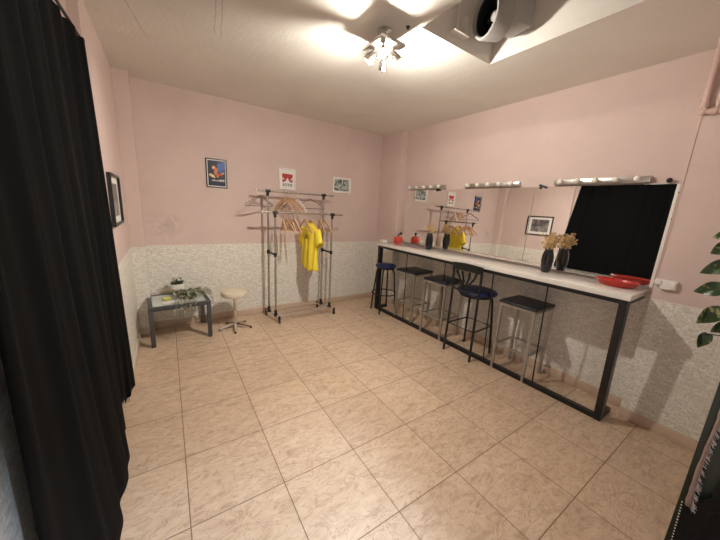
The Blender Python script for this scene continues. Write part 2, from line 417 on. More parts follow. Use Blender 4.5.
def lightbar(yc, ln, label, n=5):
    t = thing('vanity_light_bar', label, 'light bar', (XR, yc, 1.822), 0, None)
    h = ln/2
    b = MB(); b.bb((-.045, -h, 0), (0, h, .046), .004); b.build('housing', M['satin'], t)
    for k in range(n):
        y = -h+ln*(k+.5)/n
        b = MB(); b.lathe([(.017, 0), (.017, .014), (.0, .014)], seg=14, Mx=Matrix.Translation((-.045, y, .025)) @ Matrix.Rotation(-PI/2, 4, 'Y')); so = b.build('socket', M['chrome'], t)
        b = MB(); b.lathe([(.0, .05), (.010, .048), (.018, .042), (.0225, .031), (.021, .02), (.014, .01), (.011, .0)][::-1], seg=16, Mx=Matrix.Translation((-.056, y, .025)) @ Matrix.Rotation(-PI/2, 4, 'Y')); b.build('bulb', M['bulb'], t)
    return t
lightbar(.80, .68, 'unlit five-bulb vanity light bar nearest the back corner')
lightbar(-.18, .66, 'unlit five-bulb vanity light bar over the middle mirror')
lightbar(-1.165, .66, 'unlit five-bulb vanity light bar over the mirror nearest the camera')

# ------------------------------------------------------------------ things on the counter
t = thing('pump_canister', 'small red canister with black knob at the far end of the counter', 'canister', (3.325, 1.10, CT))
b = MB(); b.lathe([(0, 0), (.05, 0), (.062, .012), (.068, .05), (.062, .085), (.046, .10), (.026, .108), (.0, .108)], seg=24); b.build('body', M['redplastic'], t)
b = MB(); b.tube([(.0, 0, .105), (.0, 0, .128), (.02, -.02, .142)], .010); b.ball((.028, -.028, .148), .021); b.build('knob', M['blackplastic'], t)
b = MB(); b.bb((-.035, -.05, 0), (.035, .05, .045), .008)
tag(b.build('white_box', M['white']), 'small white box at the back-corner end of the counter', 'box').location = (3.13, 1.19, CT)
def vase(loc, label, seed, tall, n):
    R = random.Random(seed)
    t = thing('flower_vase', label, 'vase', loc)
    b = MB(); b.lathe([(0, .0), (.031, .0), (.036, .008), (.045, .06), (.049, .105), (.047, .15), (.039, .185), (.033, .20), (.037, .212), (.031, .21), (.028, .195), (.035, .175), (.0, .165)], seg=28)
    b.build('vase_body', M['vase'], t)
    st, fl, lf = MB(), MB(), MB()
    for k in range(n):
        a = R.uniform(0, 2*PI); sp = R.uniform(.25, 1)*.085*tall; h = .2+R.uniform(.06, .17)*tall
        p0 = Vector((R.uniform(-.012, .012), R.uniform(-.012, .012), .17)); p2 = Vector((sp*math.cos(a), sp*math.sin(a), h))
        p1 = (p0+p2)/2+Vector((0, 0, .03)); st.tube([p0, p1, p2], .0014, 4)
        for q in range(13):
            f = R.uniform(.4, 1.02); p = p0*(1-f)**2+p1*2*f*(1-f)+p2*f*f
            p += Vector((R.gauss(0, .010), R.gauss(0, .010), R.gauss(0, .010)))
            fl.ball(p, R.uniform(.005, .0105), (1, 1, R.uniform(.6, 1.3)), 6, 4)
    for k in range(5):
        a = R.uniform(0, 2*PI); c = Vector((.035*math.cos(a), .035*math.sin(a), .225+R.uniform(-.01, .02)))
        lf.box(c, (.03, .012, .002), (R.uniform(-.6, .6), R.uniform(-.6, .6), a))
    st.build('stems', M['drystem'], t); fl.build('dried_flowers', M['dry'], t); lf.build('leaves', M['leafdry'], t)
    return t
vase((3.335, .485, CT), 'black vase with a few dried stems at the far part of the counter', 3, .9, 9)
vase((3.345, -.965, CT), 'black vase of bushy dried flowers standing nearest the camera', 5, 1.0, 34)
b = MB()
prof = [(0, .006), (.055, .006), (.072, .016), (.080, .034), (.086, .040), (.090, .038), (.086, .030), (.076, .012), (.058, .0), (.0, .0)]
prof = [(q0, q1*1.25) for q0, q1 in prof]
b.lathe(prof, seg=36, sx=.85, sy=1.55); ob = b.build('oval_dish', M['red'])
tag(ob, 'shallow red oval dish on the near end of the white counter', 'dish'); ob.location = (3.335, -1.485, CT)

# ------------------------------------------------------------------ stools
def square_stool(label, loc, rz, group, h=.715, w=.33, d=.345):
    t = thing('bar_stool', label, 'stool', loc, rz, group)
    q = .022; x, y = d/2-q/2, w/2-q/2
    b = MB(); b.box((0, 0, h-.014), (d+.02, w+.02, .028), None, .009, 3); b.build('seat', M['blackvinyl'], t)
    b = MB()
    for s in (-1, 1): b.bar((-x+.011, s*y, h-.04), (x-.011, s*y, h-.04), q); b.bar((s*x, -y-.011, h-.04), (s*x, y+.011, h-.04), q)
    b.build('seat_frame', M['tubesteel'], t)
    for sx in (-1, 1):
        for sy in (-1, 1):
            b = MB(); b.bar((sx*x, sy*y, .012), (sx*x, sy*y, h-.05), q); lg = b.build('leg', M['tubesteel'], t)
            b = MB(); b.box((sx*x, sy*y, .006), (q+.003, q+.003, .012)); b.build('foot_cap', M['satin'], lg)
    b = MB(); zf = .265
    for s in (-1, 1): b.bar((-x, s*y, zf), (x, s*y, zf), .018); b.bar((s*x, -y, zf), (s*x, y, zf), .018)
    b.build('footrest', M['tubesteel'], t)
    return t
G = 'square black-seated bar stools at the counter'
s5 = square_stool('square black-seated steel bar stool nearest the camera, right of the backed chair', (3.29, -.885, 0), 0, G, .725)
copy_tree(s5, 'square black-seated steel bar stool just left of the chair with a backrest', (3.255, .10, 0), .03, G)
copy_tree(s5, 'square black-seated steel bar stool beside the round blue stool', (3.275, .635, 0), .05, G)
# round blue stool
t = thing('round_bar_stool', 'backless round blue-seated bar stool with splayed black legs, farthest along the counter', 'stool', (3.12, 1.085, 0), -.15)
b = MB(); b.lathe([(0, .735), (.10, .733), (.145, .722), (.157, .706), (.153, .690), (.13, .682), (0, .682)], seg=32); b.build('seat', M['bluevinyl'], t)
b = MB(); b.lathe([(.125, .66), (.135, .662), (.135, .682), (.125, .682)], seg=28); b.build('seat_ring', M['blackmetal'], t)
for k in range(4):
    a = PI/4+k*PI/2; c, s = math.cos(a), math.sin(a)
    b = MB(); b.tube([(.10*c, .10*s, .675), (.135*c, .135*s, .60), (.165*c, .165*s, .3), (.19*c, .19*s, .0)], .0115, 10); b.build('leg', M['blackmetal'], t)
b = MB(); b.tube(arc((0, 0, .29), .182, 0, 2*PI, 35, 'xy')[:-1], .009, 8, True); b.build('footrest_ring', M['blackmetal'], t)
# bar chair with back (back towards the room, -x)
t = thing('bar_chair', 'black bar chair with slatted backrest and round blue seat', 'chair', (3.185, -.385, 0), .04)
b = MB(); b.lathe([(0, .735), (.15, .731), (.195, .719), (.210, .702), (.203, .685), (.165, .675), (0, .675)], (.04, 0, 0), 36); b.build('seat', M['bluevinyl'], t)
b = MB(); b.lathe([(.16, .655), (.172, .655), (.172, .675), (.16, .675)], (.03, 0, 0), 32); b.build('seat_ring', M['blackmetal'], t)
for s in (1, -1):
    b = MB(); b.tube([(-.195, s*.165, 0), (-.185, s*.160, .3), (-.180, s*.156, .62), (-.182, s*.158, .78), (-.185, s*.162, .90), (-.195, s*.164, 1.0)], .0125, 10); b.build('rear_leg', M['blackmetal'], t)
    b = MB(); b.tube([(.19, s*.165, 0), (.165, s*.15, .35), (.14, s*.135, .60), (.12, s*.125, .675)], .0125, 10); b.build('front_leg', M['blackmetal'], t)
rows = []
for k in range(2):
    rows.append([])
def backx(y, z): return -.187-.02*(1-(y/.17)**2)-.08*(z-.88)
b = MB(); n = 16
fr, bk = [], []
pts_top = []
for i in range(n+1):
    y = -.17+.34*i/n; zt = 1.012+.012*math.cos(PI*y/.34); zb = .935+.012*(1-(y/.17)**2)
    pts_top.append((y, zt, zb))
g = [[(backx(y, zt)+.009, y, zt) for y, zt, zb in pts_top], [(backx(y, zt)-.009, y, zt) for y, zt, zb in pts_top],
     [(backx(y, zb)-.009, y, zb) for y, zt, zb in pts_top], [(backx(y, zb)+.009, y, zb) for y, zt, zb in pts_top]]
b.grid(g+[g[0]]); b.build('top_rail', M['blackmetal'], t)
for k, (y0, y1) in enumerate(((-.035, -.115), (-.014, -.045), (.014, .045), (.035, .115))):
    b = MB(); b.tube([(-.200, y0, .735), (-.204, y0*1.2, .80), (backx(y1, .88)+.012, y0+(y1-y0)*.65, .87), (backx(y1, .935), y1, .935)], [.009, .010, .011, .012], 8); b.build('back_slat', M['blackmetal'], t)
b = MB(); b.tube([(-.185, -.152, .735), (-.198, -.08, .735), (-.203, 0, .735), (-.198, .08, .735), (-.185, .152, .735)], .011, 8); b.build('lower_rail', M['blackmetal'], t)
b = MB(); b.tube([(-.185, -.16, .325), (-.185, .16, .325), (.166, .151, .325), (.166, -.151, .325)], .009, 8, True); b.build('footrest', M['blackmetal'], t)

# ------------------------------------------------------------------ small low stool, glass table
t = thing('swivel_stool', 'low round cream-seated swivel stool with chrome star base by the glass table', 'stool', (1.07, 1.385, 0), .75)
b = MB(); b.lathe([(0, .473), (.11, .471), (.14, .458), (.15, .432), (.143, .41), (.12, .40), (0, .40)], seg=36); b.build('seat', M['cream'], t)
b = MB(); b.lathe([(.028, .40), (.028, .385), (.016, .375), (.016, .24), (.022, .235), (.022, .06), (.03, .055), (.03, .03), (0, .03)], seg=18); b.build('column', M['chrome'], t)
for k in range(5):
    a = k*2*PI/5; c, s = math.cos(a), math.sin(a)
    b = MB(); b.tube([(.015*c, .015*s, .05), (.10*c, .10*s, .035), (.185*c, .185*s, .014)], [.016, .013, .010], 8); lg = b.build('base_arm', M['chrome'], t)
    b = MB(); b.lathe([(0, 0), (.013, 0), (.013, .012), (0, .012)], (.183*c, .183*s, 0), 12); b.build('glide', M['blackplastic'], lg)

TH = .425
t = thing('side_table', 'small grey metal side table with glass top in the left corner', 'table', (.502, 1.46, 0), .06)
tw, td, q = .565, .49, .04
b = MB()
for s in (-1, 1):
    b.bb((-tw/2, s*(td/2-q/2)-q/2, TH-.042), (tw/2, s*(td/2-q/2)+q/2, TH), .003)
    b.bb((s*(tw/2-q/2)-q/2, -td/2+q, TH-.042), (s*(tw/2-q/2)+q/2, td/2-q, TH), .003)
b.build('frame', M['greysteel'], t)
b = MB(); b.bb((-tw/2+q, -td/2+q, TH-.012), (tw/2-q, td/2-q, TH-.004)); b.build('glass_top', M['tglass'], t)
for sx in (-1, 1):
    for sy in (-1, 1):
        x, y = sx*(tw/2-q/2), sy*(td/2-q/2)
        b = MB(); b.bb((x-q/2, y-q/2, .008), (x+q/2, y+q/2, TH-.042), .003); lg = b.build('leg', M['greysteel'], t)
        b = MB(); b.bb((x-q/2+.003, y-q/2+.003, 0), (x+q/2-.003, y+q/2-.003, .008)); b.build('foot_pad', M['blackplastic'], lg)
TZ = TH-.004
def leafy(mb, p, d, ln, w, R, up=.4):
    """one small pointed leaf as a folded 6-gon"""
    d = Vector(d).normalized(); sdir = d.cross(Vector((R.uniform(-.3, .3), R.uniform(-.3, .3), 1))).normalized(); nrm = sdir.cross(d)
    p = Vector(p); m1 = p+d*ln*.35; m2 = p+d*ln*.7; tip = p+d*ln
    vs = [p, m1+sdir*w*.5+nrm*w*.18, m2+sdir*w*.38+nrm*w*.15, tip, m2-sdir*w*.38+nrm*w*.15, m1-sdir*w*.5+nrm*w*.18]
    V = [mb.bm.verts.new(v) for v in vs]; c1 = mb.bm.verts.new(m1); c2 = mb.bm.verts.new(m2)
    F = [(V[0], V[1], c1), (V[1], V[2], c2, c1), (V[2], V[3], c2), (V[3], V[4], c2), (V[4], V[5], c1, c2), (V[5], V[0], c1)]
    mb._tag([mb.bm.faces.new(f) for f in F], True)
t = thing('potted_plant', 'small green plant in a white pot at the back of the glass table', 'plant', (.505, 1.60, TZ))
b = MB(); b.lathe([(0, 0), (.055, 0), (.062, .004), (.070, .135), (.066, .139), (.062, .135), (.056, .02), (0, .02)], seg=28); b.build('pot', M['ceramic'], t)
b = MB(); b.lathe([(0, .02), (.055, .02), (.061, .127), (0, .129)], seg=20); b.build('soil', M['soil'], t)
R = random.Random(11); b = MB()
for k in range(46):
    a = R.uniform(0, 2*PI); r = R.uniform(0, .045); p = (r*math.cos(a), r*math.sin(a), .128+R.uniform(0, .04))
    leafy(b, p, (math.cos(a)*.8, math.sin(a)*.8, R.uniform(.1, 1.1)), R.uniform(.03, .05), R.uniform(.018, .028), R)
b.build('foliage', M['green_leaf'], t, False)
b = MB()
for k in range(6):
    a = R.uniform(0, 2*PI); b.ball((.03*math.cos(a), .03*math.sin(a), .175+R.uniform(0, .015)), .009, (1, 1, .8), 8, 6)
b.build('blossoms', M['white'], t)
# trailing plant
t = thing('trailing_plant', 'grey-green trailing plant spilling over the front of the glass table', 'plant', (.61, 1.44, TZ))
b = MB(); b.lathe([(0, 0), (.055, 0), (.065, .005), (.072, .05), (.066, .052), (.06, .03), (0, .03)], seg=20); b.build('basket', M['soil'], t)
b = MB(); st = MB(); R = random.Random(5)
for k in range(40):
    a = R.uniform(0, 2*PI); rr = R.uniform(.05, .165); c, s = math.cos(a), math.sin(a)
    p0 = Vector((.03*c, .03*s, .035)); p1 = Vector((rr*.6*c*1.15, rr*.6*s*.8, .075+R.uniform(0, .03))); p2 = Vector((rr*c*1.3, rr*s*.85, .035+R.uniform(-.01, .03)))
    pts = [p0, p1, p2]
    st.tube(pts, .0015, 4)
    for q in range(15):
        f = R.uniform(.2, 1); p = p0*(1-f)**2+p1*2*f*(1-f)+p2*f*f+Vector((R.gauss(0, .008), R.gauss(0, .008), R.gauss(0, .006)))
        leafy(b, p, (R.uniform(-1, 1), R.uniform(-1, 1), R.uniform(-.1, .9)), R.uniform(.022, .038), R.uniform(.015, .024), R)
for k, (x0, dx, dz) in enumerate(((-.13, -.02, .10), (-.09, .01, .16), (-.05, -.01, .13), (-.02, .02, .18), (.03, .01, .08), (.165, .045, .14), (.175, .06, .20), (-.11, 0, .2))):
    if dx < .04: pts = [Vector((x0*.5, -.06, .05)), Vector((x0, -.15, .05)), Vector((x0+dx*.5, -.215, .012)), Vector((x0+dx, -.235, -.06)), Vector((x0+dx*1.5, -.235, -dz))]
    else: pts = [Vector((.06, .0, .05)), Vector((.14, -.01, .06)), Vector((.205, -.01, .025)), Vector((.232, -.01, -.05)), Vector((.238, -.01, -dz))]
    st.tube(pts, .0015, 4)
    for q in range(26):
        f = R.uniform(0, 3.999); i = int(f); p = pts[i].lerp(pts[i+1], f-i)+Vector((R.gauss(0, .006), -abs(R.gauss(0, .004)), R.gauss(0, .004)))
        leafy(b, p, (R.uniform(-1, 1), R.uniform(-.6, 0), R.uniform(-1, .2)), R.uniform(.018, .028), R.uniform(.011, .017), R)
for k in range(4):       # long thin twigs leaning to the left
    p0 = Vector((-.05, .02, .05)); p2 = Vector((-.26-.05*R.random(), R.uniform(-.05, .12), .08+R.uniform(0, .06))); pm = (p0+p2)/2+Vector((0, 0, .035))
    st.tube([p0, pm, p2], .0018, 4)
    for q in range(10):
        f = R.uniform(.3, 1); p = p0*(1-f)**2+pm*2*f*(1-f)+p2*f*f
        leafy(b, p, (R.uniform(-1, .4), R.uniform(-1, 1), R.uniform(-.2, .8)), R.uniform(.016, .026), .009, R)
st.build('stems', M['drystem'], t); b.build('foliage', M['grey_leaf'], t, False)
b = MB(); b.bb((-.12, -.05, 0), (.12, .05, .003)); ob = b.build('paper_sheet', M['paper']); ob.location = (.475, 1.365, TZ); ob.rotation_euler = (0, 0, .12)
tag(ob, 'flat white sheet lying on the glass table under the trailing plant', 'paper')
b = MB(); b.lathe([(0, .0), (.028, .0), (.042, .012), (.046, .024), (.036, .030), (.03, .020), (.014, .024), (0, .03)], seg=18); ob = b.build('flower_candle', M['lemon']); ob.location = (.395, 1.44, TZ)
tag(ob, 'yellow-green flower-shaped candle on the left of the glass table', 'candle')

# ------------------------------------------------------------------ clothes rack
yf, yb = 1.365, 1.555
fx0, fx1, bx0, bx1 = 1.560, 2.345, 1.528, 2.300
ZF, ZB = 1.408, 1.662
t = thing('clothes_rack', 'chrome double-rail clothes rack on castors against the back wall', 'clothes rack', (1.93, 1.46, 0))
o_ = Vector((1.93, 1.46, 0))
b = MB(); b.tube([L((1.405, yf, ZF)), L((2.495, yf, ZF))], .013, 12); rl = b.build('hanging_rail', M['chrome'], t); rl['label'] = 'lower front hanging rail'
for x in (1.400, 2.492):
    b = MB(); b.tube([L((x, yf, ZF)), L((x+.014, yf, ZF))], .016, 12); b.build('end_cap', M['white'] if x < 2 else M['wood'], rl)
b = MB(); b.tube([L((1.390, yb, ZB)), L((2.445, yb, ZB))], .013, 12); rl = b.build('hanging_rail', M['chrome'], t); rl['label'] = 'upper rear hanging rail'
for x in (1.385, 2.44):
    b = MB(); b.tube([L((x, yb, ZB)), L((x+.014, yb, ZB))], .016, 12); b.build('end_cap', M['white'] if x < 2 else M['wood'], rl)
for (x, y, z) in ((fx0, yf, ZF), (fx1, yf, ZF), (bx0, yb, ZB), (bx1, yb, ZB)):
    b = MB(); b.tube([L((x, y, .12)), L((x, y, z-.005))], .0125, 12); po = b.build('pole', M['tubesteel'], t)
    b = MB(); b.tube([L((x-.03, y, z)), L((x+.03, y, z))], .019, 12); b.tube([L((x, y, z-.06)), L((x, y, z))], .018, 12); b.build('joint', M['blackplastic'], po)
    b = MB(); b.tube([L((x, y, .075)), L((x, y, .155))], .019, 12); b.box(L((x, y, .088)), (.045, .06, .036), None, .008); b.build('base_joint', M['blackplastic'], po)
for (xa, xb_) in ((fx0, bx0), (fx1, bx1)):
    b = MB(); za = .885
    b.tube([L((xa, yf, za)), L((xb_, yb, za+.012))], .012, 10)
    for (x, y, z) in ((xa, yf, za), (xb_, yb, za+.012)): b.tube([L((x, y, z-.024)), L((x, y, z+.024))], .02, 12)
    b.build('tie_clamp', M['blackplastic'], t)
    b = MB(); ya, yz = yf-.10, yb+.08; dxy = (xb_-xa)/(yb-yf)
    pa = L((xa-dxy*.10, ya, .078)); pz = L((xb_+dxy*.08, yz, .078))
    b.tube([pa, pz], .013, 12); bs = b.build('base_tube', M['chrome'], t)
    for p in (pa, pz):
        b = MB(); b.tube([p+Vector((0, 0, .018)), p+Vector((0, 0, -.028))], .016, 10); b.build('castor_housing', M['blackplastic'], bs)
        b = MB(); b.tube([Vector((p.x-.009, p.y, .024)), Vector((p.x+.009, p.y, .024))], .024, 16); b.build('castor_wheel', M['blackplastic'], bs)
for (y, xa, xb_) in ((yf+.02, fx0, fx1), (yb, bx0, bx1), (yf-.035, fx0, fx1)):
    b = MB(); b.tube([L((xa, y, .085)), L((xb_, y, .085))], .011, 10); b.build('base_crossbar', M['chrome'], t)

# ------------------------------------------------------------------ hangers and shirt
def wooden_hanger(name, label, group, hookmat, w=.39):
    """origin at the rail's top contact: the hook arcs over the rail"""
    t = thing(name, label, 'hanger', (0, 0, 0), 0, group)
    n = 14; r1 = .013; up, lo = [], []
    g = [[], [], [], []]
    for i in range(n+1):
        x = -w/2+w*i/n; u = abs(x)/(w/2); z = -.085-.135*u**1.15-.02*u**4; hh = .028-.010*u; y = .012*u*u
        th = .006
        g[0].append((x, y-th, z)); g[1].append((x, y+th, z)); g[2].append((x, y+th, z-hh)); g[3].append((x, y-th, z-hh))
    b = MB(); b.grid(g+[g[0]]); 
    for e in (0, n):
        V = [b.bm.verts.new(g[k][e]) for k in range(4)]; b.bm.faces.new(V)
    b.build('shoulder_bar', M['wood'] if name == 'wooden_hanger' else M['white'], t)
    if name == 'wooden_hanger' :
        b = MB(); b.tube([(-w*.40, .008, -.225), (w*.40, .008, -.225)], .005, 8); b.build('trouser_bar', M['wood'], t)
    b = MB(); pts = [(0, 0, -.088), (0, 0, -.055)]
    for k in range(9):
        a = -PI/2*.55+(PI*1.45)*k/8; pts.append((.0175*math.cos(a), 0, -.0155+.0175*math.sin(a)))
    b.tube(pts, .002, 6); b.build('hook', hookmat, t)
    return t
def wire_hanger(label, group):
    t = thing('wire_hanger', label, 'hanger', (0, 0, 0), 0, group)
    b = MB(); b.tube([(0, 0, -.075), (.19, 0, -.185), (.198, 0, -.197), (.19, 0, -.205), (-.19, 0, -.205), (-.198, 0, -.197), (-.19, 0, -.185)], .0045, 6, True); b.build('wire_frame', M['wire'], t)
    b = MB(); pts = [(0, 0, -.078), (0, 0, -.05)]
    for k in range(9):
        a = -PI/2*.55+(PI*1.45)*k/8; pts.append((.0175*math.cos(a), 0, -.0155+.0175*math.sin(a)))
    b.tube(pts, .002, 6); b.build('hook', M['satin'], t)
    return t
HG = 'wooden hangers on the clothes rack'
base_h = wooden_hanger('wooden_hanger', '', HG, M['satin'])
def place(o, x, rail, yaw, label, group, first=[True]):
    y, z = (yf, ZF) if rail == 'f' else (yb, ZB)
    if o is base_h and first[0]: first[0] = False; c = o; c['label'] = label
    else: c = copy_tree(o, label, None, None, group)
    c.location = (x, y, z+.0155+.0005); c.rotation_euler = (0, 0, yaw)
    return c
specs = [
 (1.66, 'f', -1.75, 'leftmost bare wooden hanger on the lower front rail of the rack'),
 (1.705, 'f', -1.45, 'second bare wooden hanger from the left on the lower front rail'),
 (1.755, 'f', -1.62, 'third bare wooden hanger from the left on the lower front rail'),
 (1.80, 'f', -1.5, 'bare wooden hanger on the lower front rail nearest left of the yellow shirt'),
 (1.945, 'f', -1.5, 'bare wooden hanger touching the left shoulder side of the yellow shirt'),
 (2.165, 'f', -1.75, 'first bare wooden hanger right of the yellow shirt on the front rail'),
 (2.225, 'f', -1.5, 'rightmost bare wooden hanger on the lower front rail of the rack'),
 (1.735, 'b', -1.15, 'leftmost wooden hanger on the upper rear rail of the rack'),
 (1.785, 'b', -1.0, 'middle wooden hanger on the upper rear rail of the rack'),
 (1.845, 'b', -1.1, 'rightmost wooden hanger on the upper rear rail of the rack'),
]
for x, r, yaw, lab in specs: place(base_h, x, r, yaw, lab, HG)
place(base_h, 2.03, 'f', -1.42, 'wooden hanger inside the yellow shirt on the front rail', HG)
ph = wooden_hanger('plastic_hanger', 'white plastic hanger left of the wire one on the upper rear rail', None, M['white'], .30)
ph.location = (1.92, yb, ZB+.016); ph.rotation_euler = (0, 0, -1.15)
w1 = wire_hanger('wire hanger at the far left end of the upper rear rail', 'wire hangers on the clothes rack')
w1.location = (1.422, yb, ZB+.016); w1.rotation_euler = (0, 0, .42)
copy_tree(w1, 'wire hanger second from the left end of the upper rear rail', (1.452, yb, ZB+.016), .52)
copy_tree(w1, 'wire hanger on the right half of the upper rear rail', (2.10, yb, ZB+.016), -.75)

# yellow shirt, origin = rail contact
t = thing('yellow_shirt', 'bright yellow short-sleeved T-shirt hanging on the front rail of the rack', 'shirt', (2.03, yf, ZF+.016), -1.42)
b = MB(); NS = 48; rows = []
zt = -.088
for j in range(29):
    f = j/28; row = []
    for k in range(NS):
        a = 2*PI*k/NS; c, s_ = math.cos(a), math.sin(a)
        if f < .12: wx = .062+(.20-.062)*math.sin(f/.12*PI/2)
        elif f < .3: wx = .20-.02*(f-.12)/.18
        else: wx = .18-.018*math.sin((f-.3)/.7*PI*.9)
        dp = .016+.040*min(1, f*3)
        x = wx*(abs(c)**.8)*(1 if c > 0 else -1)
        y = dp*s_+.013*min(1, f*2)*math.sin(x*62+f*3+(0 if s_ > 0 else 2))*(1 if s_ > 0 else -1)
        z = zt-abs(x)*.62*max(0, 1-f*1.1)-.655*f-.016*f*math.sin(x*19+1)-.05*f*x/.18*.4
        if f < .06 and s_ < 0: z -= .045*(1-abs(c))
        row.append((x, y, z))
    rows.append(row)
b.grid(rows, True, True); ob = b.build('shirt_body', M['yellow'], t, False)
ob.modifiers.new('thick', 'SOLIDIFY').thickness = .0025
for sgn in (-1, 1):
    b = MB(); rows = []
    for j in range(8):
        f = j/7; row = []
        cx = sgn*(.158+.062*f); cz = zt-.15-.17*f
        for k in range(20):
            a = 2*PI*k/20; hx = .050+.004*f
            row.append((cx+hx*math.cos(a)*.86, (.030+.012*f)*math.sin(a)*(1+.15*math.sin(3*a+f*3)), cz+hx*.75*math.cos(a)*sgn))
        rows.append(row)
    b.grid(rows, True, True); sl = b.build('sleeve', M['yellow'], t, False)
    sl.modifiers.new('thick', 'SOLIDIFY').thickness = .0025
b = MB(); b.grid([[(-.03+.06*k/5, -.0655-.004*math.sin(k), -.285-.028*m+.008*math.sin(k*2.1+m)) for k in range(6)] for m in range(3)]); ob = b.build('chest_print', M['print'], t, False)
ob.modifiers.new('thick', 'SOLIDIFY').thickness = .002

# ------------------------------------------------------------------ pictures
def picture(name, label, loc, w, h, frame, fw, depth, rot, matw=0., cat='picture', tilt=0.):
    """picture facing local -Y; loc = centre of its back"""
    t = thing(name, label, cat, loc, 0); t.rotation_euler = (0, tilt, rot)
    b = MB()
    for s in (-1, 1):
        b.bb((s*(w/2-fw/2)-fw/2, -depth, -h/2), (s*(w/2-fw/2)+fw/2, 0, h/2), .0015); b.bb((-w/2+fw, -depth, s*(h/2-fw/2)-fw/2), (w/2-fw, 0, s*(h/2-fw/2)+fw/2), .0015)
    b.build('frame', frame, t)
    return t, w-2*fw, h-2*fw
def panel(mb, x0, x1, z0, z1, y, d=.001): mb.bb((x0, y-d, z0), (x1, y, z1))
def ell(mb, cx, cz, rx, rz, y, rot=0., n=14, jit=0., R=random.Random(2)):
    pts = []
    for k in range(n):
        a = 2*PI*k/n; q = 1+R.uniform(-jit, jit); x, z = rx*math.cos(a)*q, rz*math.sin(a)*q
        pts.append((cx+x*math.cos(rot)-z*math.sin(rot), y, cz+x*math.sin(rot)+z*math.cos(rot)))
    mb.poly(pts[::-1], (0, .0004, 0))
# film-style poster left
t, w, h = picture('framed_poster', 'dark colourful portrait poster in a thin black frame, left of the rack', (.985, YB, 1.822), .222, .325, M['frameblack'], .009, .014, 0)
b = MB(); panel(b, -w/2, w/2, -h/2, h/2, -.004); b.build('mount', M['matwhite'], t)
b = MB(); w2, h2 = w/2-.010, h/2-.012
b.mi = 0; panel(b, -w2, w2, -h2, h2, -.0055)
b.mi = 1; ell(b, .045, .065, .038, .055, -.0070, 0, 14, .25); ell(b, .07, .09, .022, .05, -.0072, 0, 12, .2)
b.mi = 2; ell(b, -.028, .062, .020, .026, -.0074, .3, 14, .15); ell(b, -.008, .02, .018, .036, -.0076, -.3, 14, .2); ell(b, .008, -.03, .012, .022, -.0077, .2, 12, .2)
b.mi = 3; ell(b, -.050, -.03, .034, .017, -.0079, -.5, 14, .2); ell(b, -.03, .06, .014, .018, -.0079, .2, 10, .2); ell(b, .055, .0, .03, .008, -.0080, .4, 10, .2)
b.mi = 4; ell(b, .035, -.01, .035, .018, -.0082, .2, 12, .3); ell(b, -.025, .045, .012, .009, -.0083)
b.mi = 5
for k in range(9): panel(b, -.055+k*.013, -.047+k*.013, -.088-.002*(k % 2), -.077+.002*(k % 3), -.0084, .0006)
for k in range(3): panel(b, .03+k*.018, .043+k*.018, -.09, -.068, -.0085, .0006)
b.build('artwork', [M['p_dark'], M['p_blue'], M['p_orange'], M['p_cream'], M['p_red'], M['p_white']], t)
# white poster with red motif and lettering
t, w, h = picture('framed_print', 'white portrait print with red curl motif and black lettering above the rack', (1.846, YB, 1.842), .225, .275, M['framewhite'], .011, .016, 0)
b = MB(); panel(b, -w/2, w/2, -h/2, h/2, -.004); b.build('sheet', M['matwhite'], t)
b = MB()
X0, X1, Z0, Z1 = -.072, .072, -.046, .068
b.poly([(X0, -.0052, Z1), (X1, -.0052, Z1-.003), (X1, -.0052, Z0), (X0, -.0052, Z0)], (0, .0006, 0))
b.build('motif', M['motif'], t)
b = MB()
bell = [(-.006, .012), (.006, .012), (.012, -.002), (.022, -.022), (.04, -.038), (.058, -.047), (-.058, -.047), (-.04, -.038), (-.022, -.022), (-.012, -.002)]
b.poly([(x, -.0058, z) for x, z in bell], (0, .0005, 0))
for sg in (-1, 1):
    cr = [(.0725, .018), (.060, .016), (.048, .006), (.044, -.008), (.050, -.018), (.057, -.014), (.056, -.004), (.0725, .004)]
    b.poly([(sg*x, -.0058, z) for x, z in cr], (0, .0005, 0))
    cr = [(.0725, -.024), (.066, -.036), (.056, -.0475), (.0725, -.0475)]
    b.poly([(sg*x, -.0058, z) for x, z in cr], (0, .0005, 0))
b.build('motif_cutouts', M['matwhite'], t)
def text_mesh(name, s, size, mat, parent, loc, rot):
    cu = bpy.data.curves.new(name+'_curve', 'FONT'); cu.body = s; cu.size = size; cu.align_x = 'CENTER'; cu.extrude = .0004; cu.offset = size*.03; cu.space_character = 1.12
    tmp = bpy.data.objects.new(name+'_tmp', cu); COL.objects.link(tmp)
    bpy.context.view_layer.update()
    me = bpy.data.meshes.new_from_object(tmp.evaluated_get(bpy.context.evaluated_depsgraph_get()))
    bpy.data.objects.remove(tmp); bpy.data.curves.remove(cu)
    me.materials.clear(); me.materials.append(mat)
    o = bpy.data.objects.new(name, me); COL.objects.link(o); o.parent = parent; o.location = loc; o.rotation_euler = rot; return o
text_mesh('lettering', 'SOTIS', .047, M['ink'], t, (0, -.0056, -.092), (PI/2, 0, 0))
# small monochrome landscape print
t, w, h = picture('framed_print', 'small black-and-white abstract print in a white frame, right of the rack', (2.685, YB, 1.835), .315, .225, M['framewhite'], .012, .016, 0)
b = MB(); panel(b, -w/2, w/2, -h/2, h/2, -.004); b.build('sheet', M['matwhite'], t)
b = MB(); panel(b, -w/2+.022, w/2-.022, -h/2+.018, h/2-.018, -.0052); b.build('artwork', M['art_bw'], t)
